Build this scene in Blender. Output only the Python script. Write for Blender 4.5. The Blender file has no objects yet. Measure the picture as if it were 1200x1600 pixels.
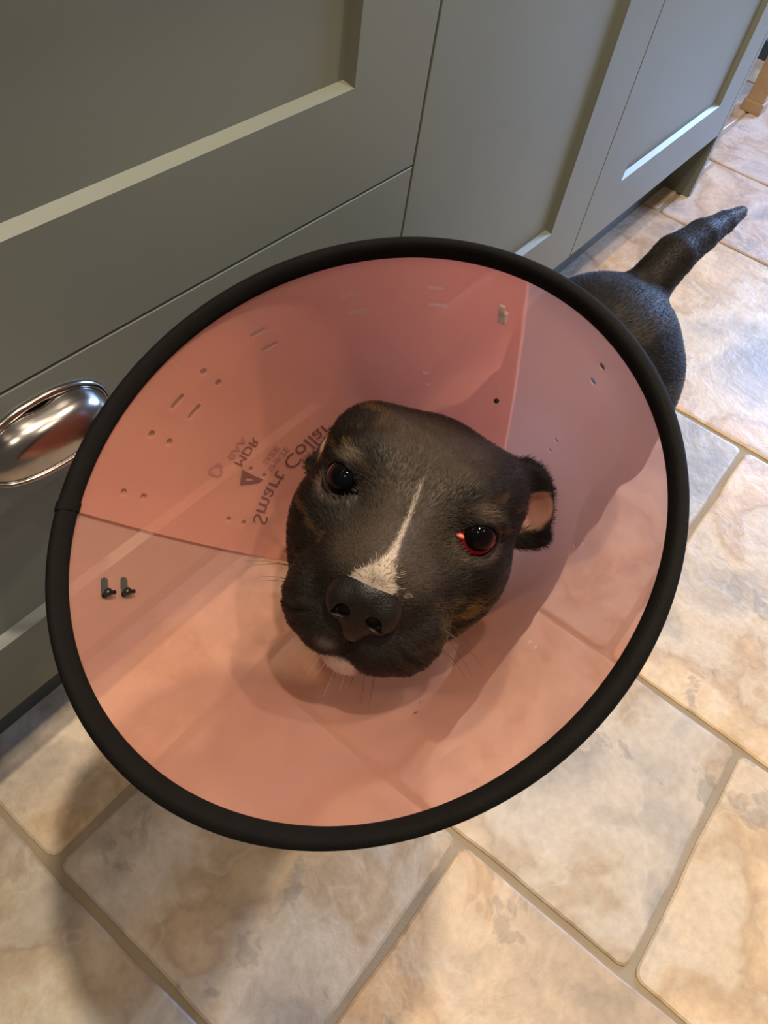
import bpy, bmesh, math, random
import numpy as np
from mathutils import Vector, Matrix
from mathutils.geometry import delaunay_2d_cdt

random.seed(7)
rng = np.random.default_rng(7)
scene = bpy.context.scene
COL = scene.collection
PI = math.pi

# ------------------------------------------------------------------ camera, light, exposure
cam_d = bpy.data.cameras.new('camera')
cam = bpy.data.objects.new('camera', cam_d)
COL.objects.link(cam)
# world axes (X along cabinets, Y towards them, Z up) seen from the camera
CAM_R = np.array([[0.61184008, -0.57149898, 0.54684608],
                  [-0.77934776, -0.55370142, 0.29331179],
                  [0.13516206, -0.60564318, -0.78417317]])   # columns: right, down, forward
m = Matrix.Identity(4)
for i in range(3):
    m[i][0] = CAM_R[i, 0]; m[i][1] = -CAM_R[i, 1]; m[i][2] = -CAM_R[i, 2]
CAM_H = 0.882
m[2][3] = CAM_H
cam.matrix_world = m
cam_d.sensor_fit = 'HORIZONTAL'
cam_d.sensor_width = 36.0
cam_d.lens = 36.0 * 1220 / 1200
cam_d.clip_start = 0.01
scene.camera = cam

scene.view_settings.view_transform = 'Standard'
scene.view_settings.look = 'None'
scene.view_settings.exposure = 0.46
scene.view_settings.gamma = 1.0
scene.view_settings.use_curve_mapping = False

w = bpy.data.worlds.new('world'); scene.world = w
w.use_nodes = True
w.node_tree.nodes['Background'].inputs[0].default_value = (1.0, 0.86, 0.72, 1)
w.node_tree.nodes['Background'].inputs[1].default_value = 0.10

def lamp(name, kind, loc, power, color, size, target=None):
    l = bpy.data.lights.new(name, kind); l.energy = power; l.color = color
    if kind == 'AREA':
        l.shape = 'RECTANGLE'; l.size = size[0]; l.size_y = size[1]
    else:
        l.shadow_soft_size = size
    o = bpy.data.objects.new(name, l); COL.objects.link(o); o.location = loc
    if target is not None:
        o.rotation_euler = (Vector(target) - Vector(loc)).to_track_quat('-Z', 'Y').to_euler()
    return o
WARM = (1.0, 0.82, 0.63)
lamp('ceiling_downlight', 'POINT', (0.42, 0.12, 2.35), 84, WARM, 0.045)
lamp('ceiling_downlight', 'POINT', (1.20, -0.20, 2.35), 56, WARM, 0.045)
lamp('ceiling_downlight', 'POINT', (0.75, -0.80, 2.35), 16, WARM, 0.045)
lamp('ceiling_downlight', 'POINT', (-0.45, -0.10, 2.35), 24, WARM, 0.045)
lamp('window_daylight', 'AREA', (4.5, -0.4, 1.4), 130, (0.36, 0.56, 1.0), (1.0, 1.2), (0.8, 0.2, 0.4))

# ------------------------------------------------------------------ helpers
def empty(name, loc=(0, 0, 0)):
    o = bpy.data.objects.new(name, None); COL.objects.link(o); o.location = loc
    o.empty_display_size = 0.05
    return o
def tag(o, label=None, cat=None, group=None, kind=None):
    if label: o['label'] = label
    if cat: o['category'] = cat
    if group: o['group'] = group
    if kind: o['kind'] = kind
    return o
def link(name, me, mat=None, parent=None, smooth=False):
    o = bpy.data.objects.new(name, me); COL.objects.link(o)
    if mat is not None: me.materials.append(mat)
    if smooth:
        me.polygons.foreach_set('use_smooth', [True] * len(me.polygons))
    if parent is not None:
        o.parent = parent
        # meshes are built in world space; only the Empties carry an offset
        o.matrix_parent_inverse = Matrix.Translation(parent.location).inverted()
    return o
def mesh_pydata(name, v, f):
    me = bpy.data.meshes.new(name)
    me.from_pydata([tuple(map(float, q)) for q in v], [], [tuple(map(int, q)) for q in f]); me.update()
    return me
def bm_mesh(name, bm):
    bmesh.ops.recalc_face_normals(bm, faces=bm.faces)
    me = bpy.data.meshes.new(name); bm.to_mesh(me); bm.free(); return me
def bm_box(bm, x0, x1, y0, y1, z0, z1, bev=0.0):
    r = bmesh.ops.create_cube(bm, size=1.0)
    vs = r['verts']
    for v in vs:
        v.co = Vector(((x0 + x1) / 2 + v.co.x * (x1 - x0), (y0 + y1) / 2 + v.co.y * (y1 - y0), (z0 + z1) / 2 + v.co.z * (z1 - z0)))
    if bev > 0:
        es = list({e for v in vs for e in v.link_edges})
        bmesh.ops.bevel(bm, geom=es, offset=bev, segments=2, affect='EDGES', profile=0.7)
def box(name, x0, x1, y0, y1, z0, z1, mat, parent=None, bev=0.0):
    bm = bmesh.new(); bm_box(bm, x0, x1, y0, y1, z0, z1, bev)
    return link(name, bm_mesh(name, bm), mat, parent)
def tube(name, pts, radii, mat, parent=None, seg=8, cap=True):
    pts = [Vector(p) for p in pts]; v = []; f = []
    up = Vector((0.3, 0.2, 0.9)).normalized()
    for i, p in enumerate(pts):
        t = (pts[min(i + 1, len(pts) - 1)] - pts[max(i - 1, 0)]).normalized()
        a = t.cross(up).normalized(); b = t.cross(a)
        for j in range(seg):
            an = 2 * PI * j / seg
            v.append(p + (a * math.cos(an) + b * math.sin(an)) * radii[i])
    for i in range(len(pts) - 1):
        for j in range(seg):
            f.append((i * seg + j, i * seg + (j + 1) % seg, (i + 1) * seg + (j + 1) % seg, (i + 1) * seg + j))
    if cap:
        f.append(tuple(range(seg))[::-1]); f.append(tuple(range((len(pts) - 1) * seg, len(pts) * seg)))
    return link(name, mesh_pydata(name, v, f), mat, parent, True)

# ------------------------------------------------------------------ materials
def new_mat(name):
    mt = bpy.data.materials.new(name); mt.use_nodes = True
    nt = mt.node_tree; b = nt.nodes['Principled BSDF']
    return mt, nt, b
def N(nt, t, **kw):
    n = nt.nodes.new(t)
    for k, v in kw.items():
        if k.startswith('i_'):
            key = k[2:]; key = int(key) if key.isdigit() else key.replace('_', ' ')
            n.inputs[key].default_value = v
        else: setattr(n, k, v)
    return n
def plain(name, col, rough=0.5, metal=0.0, spec=0.5):
    mt, nt, b = new_mat(name)
    b.inputs['Base Color'].default_value = (*col, 1); b.inputs['Roughness'].default_value = rough
    b.inputs['Metallic'].default_value = metal; b.inputs['Specular IOR Level'].default_value = spec
    return mt
def noisy(name, c1, c2, scale, rough=0.5, bump=0.0, bscale=60.0, spec=0.5):
    mt, nt, b = new_mat(name)
    tc = N(nt, 'ShaderNodeTexCoord'); nz = N(nt, 'ShaderNodeTexNoise', i_Scale=scale, i_Detail=5.0)
    nt.links.new(tc.outputs['Object'], nz.inputs['Vector'])
    mx = N(nt, 'ShaderNodeMix', data_type='RGBA')
    mx.inputs[6].default_value = (*c1, 1); mx.inputs[7].default_value = (*c2, 1)
    nt.links.new(nz.outputs['Fac'], mx.inputs[0]); nt.links.new(mx.outputs[2], b.inputs['Base Color'])
    b.inputs['Roughness'].default_value = rough; b.inputs['Specular IOR Level'].default_value = spec
    if bump:
        n2 = N(nt, 'ShaderNodeTexNoise', i_Scale=bscale, i_Detail=3.0)
        nt.links.new(tc.outputs['Object'], n2.inputs['Vector'])
        bp = N(nt, 'ShaderNodeBump', i_Strength=bump, i_Distance=0.001)
        nt.links.new(n2.outputs['Fac'], bp.inputs['Height']); nt.links.new(bp.outputs['Normal'], b.inputs['Normal'])
    return mt

M = {}
M['green'] = noisy('cabinet_paint', (0.142, 0.156, 0.120), (0.163, 0.176, 0.137), 6, 0.40, 0.06, 250, 0.38)
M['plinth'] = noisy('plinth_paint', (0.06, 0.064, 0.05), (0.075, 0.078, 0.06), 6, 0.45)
M['worktop'] = noisy('worktop_stone', (0.05, 0.045, 0.04), (0.10, 0.09, 0.08), 40, 0.3)
M['wall'] = noisy('wall_paint', (0.55, 0.50, 0.42), (0.60, 0.55, 0.46), 3, 0.8)
M['metal'] = noisy('brushed_nickel', (0.32, 0.30, 0.285), (0.38, 0.355, 0.335), 30, 0.20)
M['metal'].node_tree.nodes['Principled BSDF'].inputs['Metallic'].default_value = 1.0
M['gap'] = plain('cabinet_inside_dark', (0.012, 0.011, 0.010), 0.9)
M['grout'] = noisy('floor_grout', (0.27, 0.215, 0.14), (0.42, 0.35, 0.25), 18, 0.85, 0.5, 300)
M['wood'] = noisy('worn_oak', (0.30, 0.19, 0.10), (0.46, 0.31, 0.17), 22, 0.5)
M['darkpaint'] = noisy('dark_blue_paint', (0.03, 0.045, 0.07), (0.045, 0.06, 0.09), 10, 0.5)
M['binding'] = noisy('black_binding', (0.004, 0.0038, 0.0035), (0.009, 0.0085, 0.008), 60, 0.8, 0.35, 900, 0.12)
M['black_plastic'] = plain('black_plastic', (0.010, 0.010, 0.011), 0.3)
M['clip_plastic'] = plain('pale_plastic', (0.95, 0.82, 0.74), 0.25)
M['print'] = plain('grey_print', (0.13, 0.055, 0.05), 0.9, 0, 0.0)
M['print_soft'] = plain('faded_grey_print', (0.26, 0.11, 0.095), 0.9, 0, 0.0)

def tile_material():
    mt, nt, b = new_mat('stone_tile'); L = nt.links.new
    geo = N(nt, 'ShaderNodeNewGeometry'); oi = N(nt, 'ShaderNodeObjectInfo')
    off = N(nt, 'ShaderNodeVectorMath', operation='SCALE'); off.inputs['Scale'].default_value = 37.0
    cx = N(nt, 'ShaderNodeCombineXYZ')
    L(oi.outputs['Random'], cx.inputs[0]); L(oi.outputs['Random'], cx.inputs[1]); L(oi.outputs['Random'], cx.inputs[2])
    L(cx.outputs[0], off.inputs[0])
    add = N(nt, 'ShaderNodeVectorMath', operation='ADD'); L(geo.outputs['Position'], add.inputs[0]); L(off.outputs[0], add.inputs[1])
    # warped position for natural riven patches
    wn = N(nt, 'ShaderNodeTexNoise', i_Scale=5.0, i_Detail=4.0); L(add.outputs[0], wn.inputs['Vector'])
    wsub = N(nt, 'ShaderNodeVectorMath', operation='SCALE'); wsub.inputs['Scale'].default_value = 0.16; L(wn.outputs['Color'], wsub.inputs[0])
    wadd = N(nt, 'ShaderNodeVectorMath', operation='ADD'); L(add.outputs[0], wadd.inputs[0]); L(wsub.outputs[0], wadd.inputs[1])
    big = N(nt, 'ShaderNodeTexNoise', i_Scale=4.2, i_Detail=5.0, i_Roughness=0.55); L(wadd.outputs[0], big.inputs['Vector'])
    mid = N(nt, 'ShaderNodeTexNoise', i_Scale=11.0, i_Detail=6.0, i_Roughness=0.6); L(wadd.outputs[0], mid.inputs['Vector'])
    fine = N(nt, 'ShaderNodeTexNoise', i_Scale=90.0, i_Detail=6.0, i_Roughness=0.65); L(add.outputs[0], fine.inputs['Vector'])
    cr = N(nt, 'ShaderNodeValToRGB'); L(big.outputs['Fac'], cr.inputs[0])
    e = cr.color_ramp.elements
    e[0].position = 0.24; e[0].color = (0.25, 0.235, 0.215, 1)
    e[1].position = 0.72; e[1].color = (0.62, 0.44, 0.26, 1)
    for pos, c in ((0.36, (0.38, 0.345, 0.295, 1)), (0.455, (0.58, 0.51, 0.415, 1)), (0.50, (0.55, 0.47, 0.36, 1)), (0.535, (0.45, 0.345, 0.235, 1)), (0.59, (0.60, 0.47, 0.32, 1)), (0.64, (0.66, 0.57, 0.44, 1))):
        q = cr.color_ramp.elements.new(pos); q.color = c
    # slate grey stains with a crisp outline
    st = N(nt, 'ShaderNodeValToRGB'); L(mid.outputs['Fac'], st.inputs[0])
    st.color_ramp.elements[0].position = 0.625; st.color_ramp.elements[0].color = (0, 0, 0, 1)
    st.color_ramp.elements[1].position = 0.655; st.color_ramp.elements[1].color = (1, 1, 1, 1)
    mg = N(nt, 'ShaderNodeMath', operation='MULTIPLY'); mg.inputs[1].default_value = 0.55; L(st.outputs[0], mg.inputs[0])
    mx = N(nt, 'ShaderNodeMix', data_type='RGBA'); mx.inputs[7].default_value = (0.27, 0.25, 0.225, 1)
    L(mg.outputs[0], mx.inputs[0]); L(cr.outputs[0], mx.inputs[6])
    # per tile tint from the object colour
    tint = N(nt, 'ShaderNodeMix', data_type='RGBA', blend_type='MULTIPLY'); tint.inputs[0].default_value = 1.0
    L(mx.outputs[2], tint.inputs[6]); L(oi.outputs['Color'], tint.inputs[7])
    # pale veins
    vn = N(nt, 'ShaderNodeTexNoise', i_Scale=7.0, i_Detail=3.0); L(wadd.outputs[0], vn.inputs['Vector'])
    vr = N(nt, 'ShaderNodeValToRGB'); L(vn.outputs['Fac'], vr.inputs[0])
    ve = vr.color_ramp.elements; ve[0].position = 0.485; ve[0].color = (0, 0, 0, 1); ve[1].position = 0.5; ve[1].color = (0.35, 0.35, 0.35, 1)
    q = ve.new(0.515); q.color = (0, 0, 0, 1)
    vm = N(nt, 'ShaderNodeMix', data_type='RGBA'); vm.inputs[7].default_value = (0.66, 0.58, 0.46, 1)
    L(vr.outputs[0], vm.inputs[0]); L(tint.outputs[2], vm.inputs[6])
    # grain
    gr = N(nt, 'ShaderNodeMapRange', i_1=0.3, i_2=0.7, i_3=0.88, i_4=1.10); L(fine.outputs['Fac'], gr.inputs[0])
    gm = N(nt, 'ShaderNodeVectorMath', operation='SCALE'); L(vm.outputs[2], gm.inputs[0]); L(gr.outputs[0], gm.inputs['Scale'])
    L(gm.outputs[0], b.inputs['Base Color'])
    b.inputs['Roughness'].default_value = 0.42; b.inputs['Specular IOR Level'].default_value = 0.4
    hs = N(nt, 'ShaderNodeMath', operation='MULTIPLY_ADD'); hs.inputs[1].default_value = 3.0
    L(big.outputs['Fac'], hs.inputs[0]); L(mid.outputs['Fac'], hs.inputs[2])
    h2 = N(nt, 'ShaderNodeMath', operation='MULTIPLY_ADD'); h2.inputs[1].default_value = 0.18
    L(fine.outputs['Fac'], h2.inputs[0]); L(hs.outputs[0], h2.inputs[2])
    bp = N(nt, 'ShaderNodeBump', i_Strength=0.55, i_Distance=0.004); L(h2.outputs[0], bp.inputs['Height']); L(bp.outputs[0], b.inputs['Normal'])
    return mt
M['tile'] = tile_material()

def cone_material():
    mt, nt, b = new_mat('translucent_pink_plastic'); L = nt.links.new
    out = nt.nodes['Material Output']
    uv = N(nt, 'ShaderNodeUVMap', uv_map='flat')
    # extruded ribs, straight across the flat sheet, 1.1 mm apart
    dt = N(nt, 'ShaderNodeVectorMath', operation='DOT_PRODUCT'); dt.inputs[1].default_value = (-0.49, -0.872, 0); L(uv.outputs[0], dt.inputs[0])
    ml = N(nt, 'ShaderNodeMath', operation='MULTIPLY'); ml.inputs[1].default_value = 2 * PI / 0.0017; L(dt.outputs['Value'], ml.inputs[0])
    sn = N(nt, 'ShaderNodeMath', operation='SINE'); L(ml.outputs[0], sn.inputs[0])
    nz = N(nt, 'ShaderNodeTexNoise', i_Scale=26.0, i_Detail=3.0); L(uv.outputs[0], nz.inputs['Vector'])
    ha = N(nt, 'ShaderNodeMath', operation='MULTIPLY_ADD'); ha.inputs[1].default_value = 8.0; L(nz.outputs['Fac'], ha.inputs[0]); L(sn.outputs[0], ha.inputs[2])
    bp = N(nt, 'ShaderNodeBump', i_Strength=0.12, i_Distance=0.0003); L(ha.outputs[0], bp.inputs['Height'])
    cm = N(nt, 'ShaderNodeMapRange', i_1=0.3, i_2=0.7, i_3=0.96, i_4=1.04); L(nz.outputs['Fac'], cm.inputs[0])
    cs = N(nt, 'ShaderNodeVectorMath', operation='SCALE'); cs.inputs[0].default_value = (0.97, 0.55, 0.45); L(cm.outputs[0], cs.inputs['Scale'])
    L(cs.outputs[0], b.inputs['Base Color']); L(bp.outputs[0], b.inputs['Normal'])
    b.inputs['Roughness'].default_value = 0.32; b.inputs['Specular IOR Level'].default_value = 0.45
    tr = N(nt, 'ShaderNodeBsdfTranslucent'); tr.inputs['Color'].default_value = (0.98, 0.60, 0.50, 1)
    mx = N(nt, 'ShaderNodeMixShader'); mx.inputs[0].default_value = 0.48
    L(b.outputs[0], mx.inputs[1]); L(tr.outputs[0], mx.inputs[2])
    # clear enough to show what lies behind it (each sheet has two skins)
    tp = N(nt, 'ShaderNodeBsdfTransparent'); tp.inputs['Color'].default_value = (0.99, 0.82, 0.75, 1)
    m2 = N(nt, 'ShaderNodeMixShader'); fa_ = N(nt, 'ShaderNodeMath', operation='MULTIPLY_ADD'); fa_.inputs[1].default_value = 0.018; fa_.inputs[2].default_value = 0.67; L(sn.outputs[0], fa_.inputs[0]); L(fa_.outputs[0], m2.inputs[0])
    # part of the light is hazed on its way through
    rf = N(nt, 'ShaderNodeBsdfRefraction', distribution='GGX'); rf.inputs['IOR'].default_value = 1.0001
    rf.inputs['Color'].default_value = (0.99, 0.82, 0.75, 1); rf.inputs['Roughness'].default_value = 0.30
    m3 = N(nt, 'ShaderNodeMixShader'); m3.inputs[0].default_value = 0.60
    L(tp.outputs[0], m3.inputs[1]); L(rf.outputs[0], m3.inputs[2])
    L(mx.outputs[0], m2.inputs[1]); L(m3.outputs[0], m2.inputs[2]); L(m2.outputs[0], out.inputs['Surface'])
    return mt
M['cone'] = cone_material()

def skin_material():
    mt, nt, b = new_mat('dog_skin'); L = nt.links.new
    at = N(nt, 'ShaderNodeAttribute', attribute_name='coat')
    L(at.outputs['Color'], b.inputs['Base Color'])
    b.inputs['Roughness'].default_value = 0.6; b.inputs['Specular IOR Level'].default_value = 0.25
    return mt
M['skin'] = skin_material()
def fur_material():
    mt = bpy.data.materials.new('dog_fur'); mt.use_nodes = True
    nt = mt.node_tree; nt.nodes.clear(); L = nt.links.new
    out = N(nt, 'ShaderNodeOutputMaterial')
    at = N(nt, 'ShaderNodeAttribute', attribute_name='coat')
    hb = N(nt, 'ShaderNodeBsdfPrincipled')
    hb.inputs['Roughness'].default_value = 0.42; hb.inputs['Specular IOR Level'].default_value = 0.24
    L(at.outputs['Color'], hb.inputs['Base Color']); L(hb.outputs[0], out.inputs['Surface'])
    return mt
M['fur'] = fur_material()
def nose_material():
    mt, nt, b = new_mat('nose_leather'); L = nt.links.new
    tc = N(nt, 'ShaderNodeTexCoord'); vo = N(nt, 'ShaderNodeTexVoronoi', i_Scale=900.0); L(tc.outputs['Object'], vo.inputs['Vector'])
    bp = N(nt, 'ShaderNodeBump', i_Strength=0.35, i_Distance=0.0005); L(vo.outputs['Distance'], bp.inputs['Height']); L(bp.outputs[0], b.inputs['Normal'])
    b.inputs['Base Color'].default_value = (0.007, 0.006, 0.006, 1); b.inputs['Roughness'].default_value = 0.42; b.inputs['Specular IOR Level'].default_value = 0.32
    return mt
M['nose'] = nose_material()
def eye_material(name, white, rings):
    mt, nt, b = new_mat(name); L = nt.links.new
    tc = N(nt, 'ShaderNodeTexCoord'); sp = N(nt, 'ShaderNodeSeparateXYZ'); L(tc.outputs['Object'], sp.inputs[0])
    ml = N(nt, 'ShaderNodeMath', operation='DIVIDE'); ml.inputs[1].default_value = 0.0128; L(sp.outputs[2], ml.inputs[0])
    cr = N(nt, 'ShaderNodeValToRGB'); L(ml.outputs[0], cr.inputs[0])
    e = cr.color_ramp.elements
    e[0].position = 0.0; e[0].color = (*white, 1); e[1].position = 1.0; e[1].color = (0.002, 0.002, 0.003, 1)
    for pos, c in rings:
        q = e.new(pos); q.color = (*c, 1)
    L(cr.outputs[0], b.inputs['Base Color'])
    b.inputs['Specular IOR Level'].default_value = 0.0; b.inputs['Coat IOR'].default_value = 1.27; b.inputs['Roughness'].default_value = 0.25; b.inputs['Coat Weight'].default_value = 1.0; b.inputs['Coat Roughness'].default_value = 0.02
    return mt
M['eye'] = eye_material('dark_brown_eye', (0.30, 0.16, 0.14), ((0.50, (0.25, 0.13, 0.12)), (0.56, (0.006, 0.004, 0.003)), (0.66, (0.009, 0.004, 0.002)), (0.80, (0.006, 0.003, 0.002)), (0.84, (0.002, 0.002, 0.003))))
M['eye_red'] = eye_material('bloodshot_eye', (0.42, 0.015, 0.02), ((0.50, (0.42, 0.012, 0.018)), (0.61, (0.30, 0.01, 0.014)), (0.645, (0.006, 0.004, 0.003)), (0.78, (0.006, 0.003, 0.002)), (0.86, (0.004, 0.003, 0.002)), (0.90, (0.002, 0.002, 0.003))))
M['caruncle'] = plain('pink_eye_corner', (0.62, 0.16, 0.13), 0.15)
M['whisker'] = plain('dark_whisker', (0.03, 0.022, 0.018), 0.4)
M['whisker_pale'] = plain('pale_whisker', (0.75, 0.60, 0.48), 0.4)

# ------------------------------------------------------------------ setting: floor of stone tiles
bm = bmesh.new(); bm_box(bm, -1.4, 5.0, -2.2, 1.06, -0.06, -0.004)
floor = link('floor', bm_mesh('floor', bm), M['grout']); tag(floor, 'grouted floor of riven beige stone tiles', None, None, 'structure')

def tile(x0, x1, y0, y1, tint, seed):
    r = random.Random(seed); g = 0.0042
    x0 += g; x1 -= g; y0 += g; y1 -= g
    cr = 0.010
    loop = []
    def wob(t, ph, amp): return amp * (math.sin(t * 19 + ph) + 0.6 * math.sin(t * 47 + 2 * ph))
    phs = [r.uniform(0, 6) for _ in range(4)]
    def edge(ax, ay, bx, by, ph):
        n = max(4, int(math.hypot(bx - ax, by - ay) / 0.03))
        dx, dy = (bx - ax), (by - ay); l = math.hypot(dx, dy); nx, ny = -dy / l, dx / l
        for i in range(n + 1):
            t = i / n; q = wob(t * l, ph, 0.0012) * min(1, 4 * t, 4 * (1 - t))
            loop.append((ax + dx * t + nx * q, ay + dy * t + ny * q))
    edge(x0 + cr, y0, x1 - cr, y0, phs[0]); loop.append((x1 - cr * .3, y0 + cr * .3))
    edge(x1, y0 + cr, x1, y1 - cr, phs[1]); loop.append((x1 - cr * .3, y1 - cr * .3))
    edge(x1 - cr, y1, x0 + cr, y1, phs[2]); loop.append((x0 + cr * .3, y1 - cr * .3))
    edge(x0, y1 - cr, x0, y0 + cr, phs[3]); loop.append((x0 + cr * .3, y0 + cr * .3))
    n = len(loop); cx = (x0 + x1) / 2; cy = (y0 + y1) / 2
    v = []
    for (ins, z) in ((0, -0.006), (0, -0.0022), (0.0022, -0.0004), (0.006, 0.0)):
        for (x, y) in loop:
            dx, dy = cx - x, cy - y; l = math.hypot(dx, dy)
            v.append((x + dx / l * ins * 1.3, y + dy / l * ins * 1.3, z))
    f = []
    for k in range(3):
        for i in range(n):
            f.append((k * n + i, k * n + (i + 1) % n, (k + 1) * n + (i + 1) % n, (k + 1) * n + i))
    f.append(tuple(range(3 * n, 4 * n)))
    o = link('stone_tile', mesh_pydata('stone_tile', v, f), M['tile'], floor)
    o.color = (*tint, 1)
    return o
CREAM = (1.16, 1.09, 0.97); GREY = (0.86, 0.90, 0.95); TAN = (1.10, 0.95, 0.78); BEIGE = (1, 1, 1); BROWN = (0.85, 0.74, 0.66); MAUVE = (0.95, 0.88, 0.92)
cols = [  # x0, x1, y joints from far (cabinet) to near, tints
    (-1.30, -0.86, [1.05, 0.55, 0.1, -0.4, -0.9, -1.4, -2.1], [BEIGE, TAN, GREY, CREAM, BEIGE, TAN]),
    (-0.86, -0.44, [1.05, 0.62, 0.18, -0.25, -0.7, -1.2, -2.1], [BEIGE, GREY, TAN, BEIGE, CREAM, TAN]),
    (-0.44, 0.022, [1.05, 0.47, 0.02, -0.44, -0.9, -1.4, -2.1], [GREY, GREY, CREAM, BEIGE, TAN, GREY]),
    (0.022, 0.470, [1.05, 0.62, 0.296], [BEIGE, CREAM]),
    (0.470, 0.635, [1.05, 0.62, 0.296], [TAN, BEIGE]),
    (0.022, 0.318, [0.296, -0.014, -0.32, -0.63, -1.1, -1.6, -2.1], [BEIGE, TAN, GREY, CREAM, TAN, BEIGE]),
    (0.318, 0.635, [0.296, 0.09, -0.224, -0.53, -0.85, -1.4, -2.1], [BEIGE, BEIGE, CREAM, TAN, BEIGE, GREY]),
    (0.635, 1.150, [1.05, 0.78, 0.40, -0.030, -0.54, -1.0, -1.5, -2.1], [BEIGE, TAN, GREY, CREAM, BEIGE, TAN, GREY]),
    (1.150, 1.722, [1.05, 0.86, 0.34, -0.22, -0.74, -1.3, -2.1], [BEIGE, BROWN, CREAM, BEIGE, TAN, CREAM]),
    (1.722, 2.062, [1.05, 0.70, 0.41, 0.10, -0.20, -0.52, -0.9, -1.4, -2.1], [TAN, BROWN, MAUVE, MAUVE, BEIGE, TAN, CREAM, BEIGE]),
    (2.062, 2.62, [1.05, 0.46, -0.08, -0.6, -1.2, -2.1], [MAUVE, MAUVE, BEIGE, MAUVE, TAN]),
    (2.62, 3.16, [1.05, 0.70, 0.20, -0.3, -0.85, -1.4, -2.1], [MAUVE, TAN, MAUVE, BEIGE, TAN, BEIGE]),
    (3.16, 3.75, [1.05, 0.52, 0.0, -0.5, -1.0, -2.1], [BEIGE, MAUVE, TAN, BEIGE, MAUVE]),
    (3.75, 4.40, [1.05, 0.60, 0.1, -0.4, -1.0, -2.1], [BEIGE, MAUVE, TAN, BEIGE, MAUVE]),
]
sd = 1
for (a, b_, ys, tints) in cols:
    for i in range(len(ys) - 1):
        tile(a, b_, ys[i + 1], ys[i], tints[i % len(tints)], sd); sd += 1

tag(box('wall_back', -1.4, 5.0, 1.06, 1.16, -0.06, 2.5, M['wall']), 'pale painted wall behind the cabinets', None, None, 'structure')

# ------------------------------------------------------------------ kitchen cabinets
FY = 0.384      # front plane
ZB = 0.147      # underside
ZT = 0.862
def shaker(name, x0, x1, z0, z1, ix0, ix1, iz0, iz1, parent):
    """painted front with a sunk centre panel: chamfered ledge round the recess"""
    d = 0.0095; ch = 0.0045; e = 0.0006
    def ring(xa, xb, za, zb, y): return [(xa, y, za), (xb, y, za), (xb, y, zb), (xa, y, zb)]
    v = ring(x0, x1, z0, z1, FY + 0.02) + ring(x0, x1, z0, z1, FY + e) + ring(x0 + e, x1 - e, z0 + e, z1 - e, FY) \
        + ring(ix0, ix1, iz0, iz1, FY) + ring(ix0 + ch, ix1 - ch, iz0 + ch, iz1 - ch, FY + d)
    f = []
    for k in range(4):
        for i in range(4):
            f.append((k * 4 + i, k * 4 + (i + 1) % 4, (k + 1) * 4 + (i + 1) % 4, (k + 1) * 4 + i))
    f.append((3, 2, 1, 0))
    fr = link(name, mesh_pydata(name, v, f), M['green'], parent)
    pz = FY + d
    pn = box('panel', ix0 + 0.0005, ix1 - 0.0005, pz - 0.0003, pz + 0.008, iz0 + 0.0005, iz1 - 0.0005, M['green'], fr)
    return fr

GX = 0.6205
uA = empty('drawer_cabinet', (0.195, 0.68, 0)); tag(uA, 'sage green drawer cabinet with a metal cup pull, nearest the camera', 'cabinet')
box('carcass', -0.228, GX - 0.003, FY + 0.0215, 1.0, ZB, ZT, M['gap'], uA)
shaker('drawer_front', -0.23, GX - 0.0015, 0.4987, ZT, -0.115, 0.514, 0.598, ZT - 0.10, uA)
lower = shaker('drawer_front', -0.23, GX - 0.0015, ZB, 0.4965, -0.115, 0.514, 0.2455, 0.3965, uA)

# simpler, well behaved dome: quarter ellipsoid, above the opening plane and in front of the drawer
def cup_parts(cx, cz, parent):
    hw, hh, dp = 0.050, 0.031, 0.027
    def dome(sc, name, mat, thick):
        v = []; f = []; nu, nv = 32, 12
        for j in range(nv + 1):
            el = PI / 2 * j / nv          # 0 = opening plane, 90 = top against the drawer face
            for i in range(nu + 1):
                a = PI * i / nu
                # superellipse plan gives the squarer cup shape
                c, s = math.cos(a), math.sin(a)
                px = math.copysign(abs(c) ** 0.85, c) * hw; py = s ** 0.75 * dp
                rr = math.cos(el) ** 0.62 if el < PI / 2 - 1e-6 else 0.0
                v.append((cx + px * (0.10 + 0.90 * rr if j == nv else rr) * sc, FY - 0.002 - py * rr * sc, cz + hh * math.sin(el) * sc))
        for j in range(nv):
            for i in range(nu):
                f.append((j * (nu + 1) + i, j * (nu + 1) + i + 1, (j + 1) * (nu + 1) + i + 1, (j + 1) * (nu + 1) + i))
        me = mesh_pydata(name, v, f)
        o = link(name, me, mat, parent, True)
        md = o.modifiers.new('thickness', 'SOLIDIFY'); md.thickness = thick; md.offset = -1
        return o
    dm = dome(1.0, 'cup_handle', M['metal'], 0.0016)
    # rolled lip along the opening edge
    pts = []
    for i in range(33):
        a = PI * i / 32; c, s = math.cos(a), math.sin(a)
        pts.append((cx + math.copysign(abs(c) ** 0.85, c) * (hw + .0005), FY - 0.003 - s ** 0.75 * (dp + .0005), cz - 0.0005))
    tube('handle_lip', pts, [0.0021] * 33, M['metal'], dm, 10)
    # raised flange where the cup meets the drawer
    pts = []
    for i in range(33):
        a = PI * i / 32; c, s = math.cos(a), math.sin(a)
        pts.append((cx + math.copysign(abs(c) ** 0.9, c) * (hw + .004), FY - 0.0015, cz + s ** 0.9 * (hh + 0.004)))
    tube('handle_flange', pts, [0.0030] * 33, M['metal'], dm, 8)
cup_parts(0.188, 0.444, lower)

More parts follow.
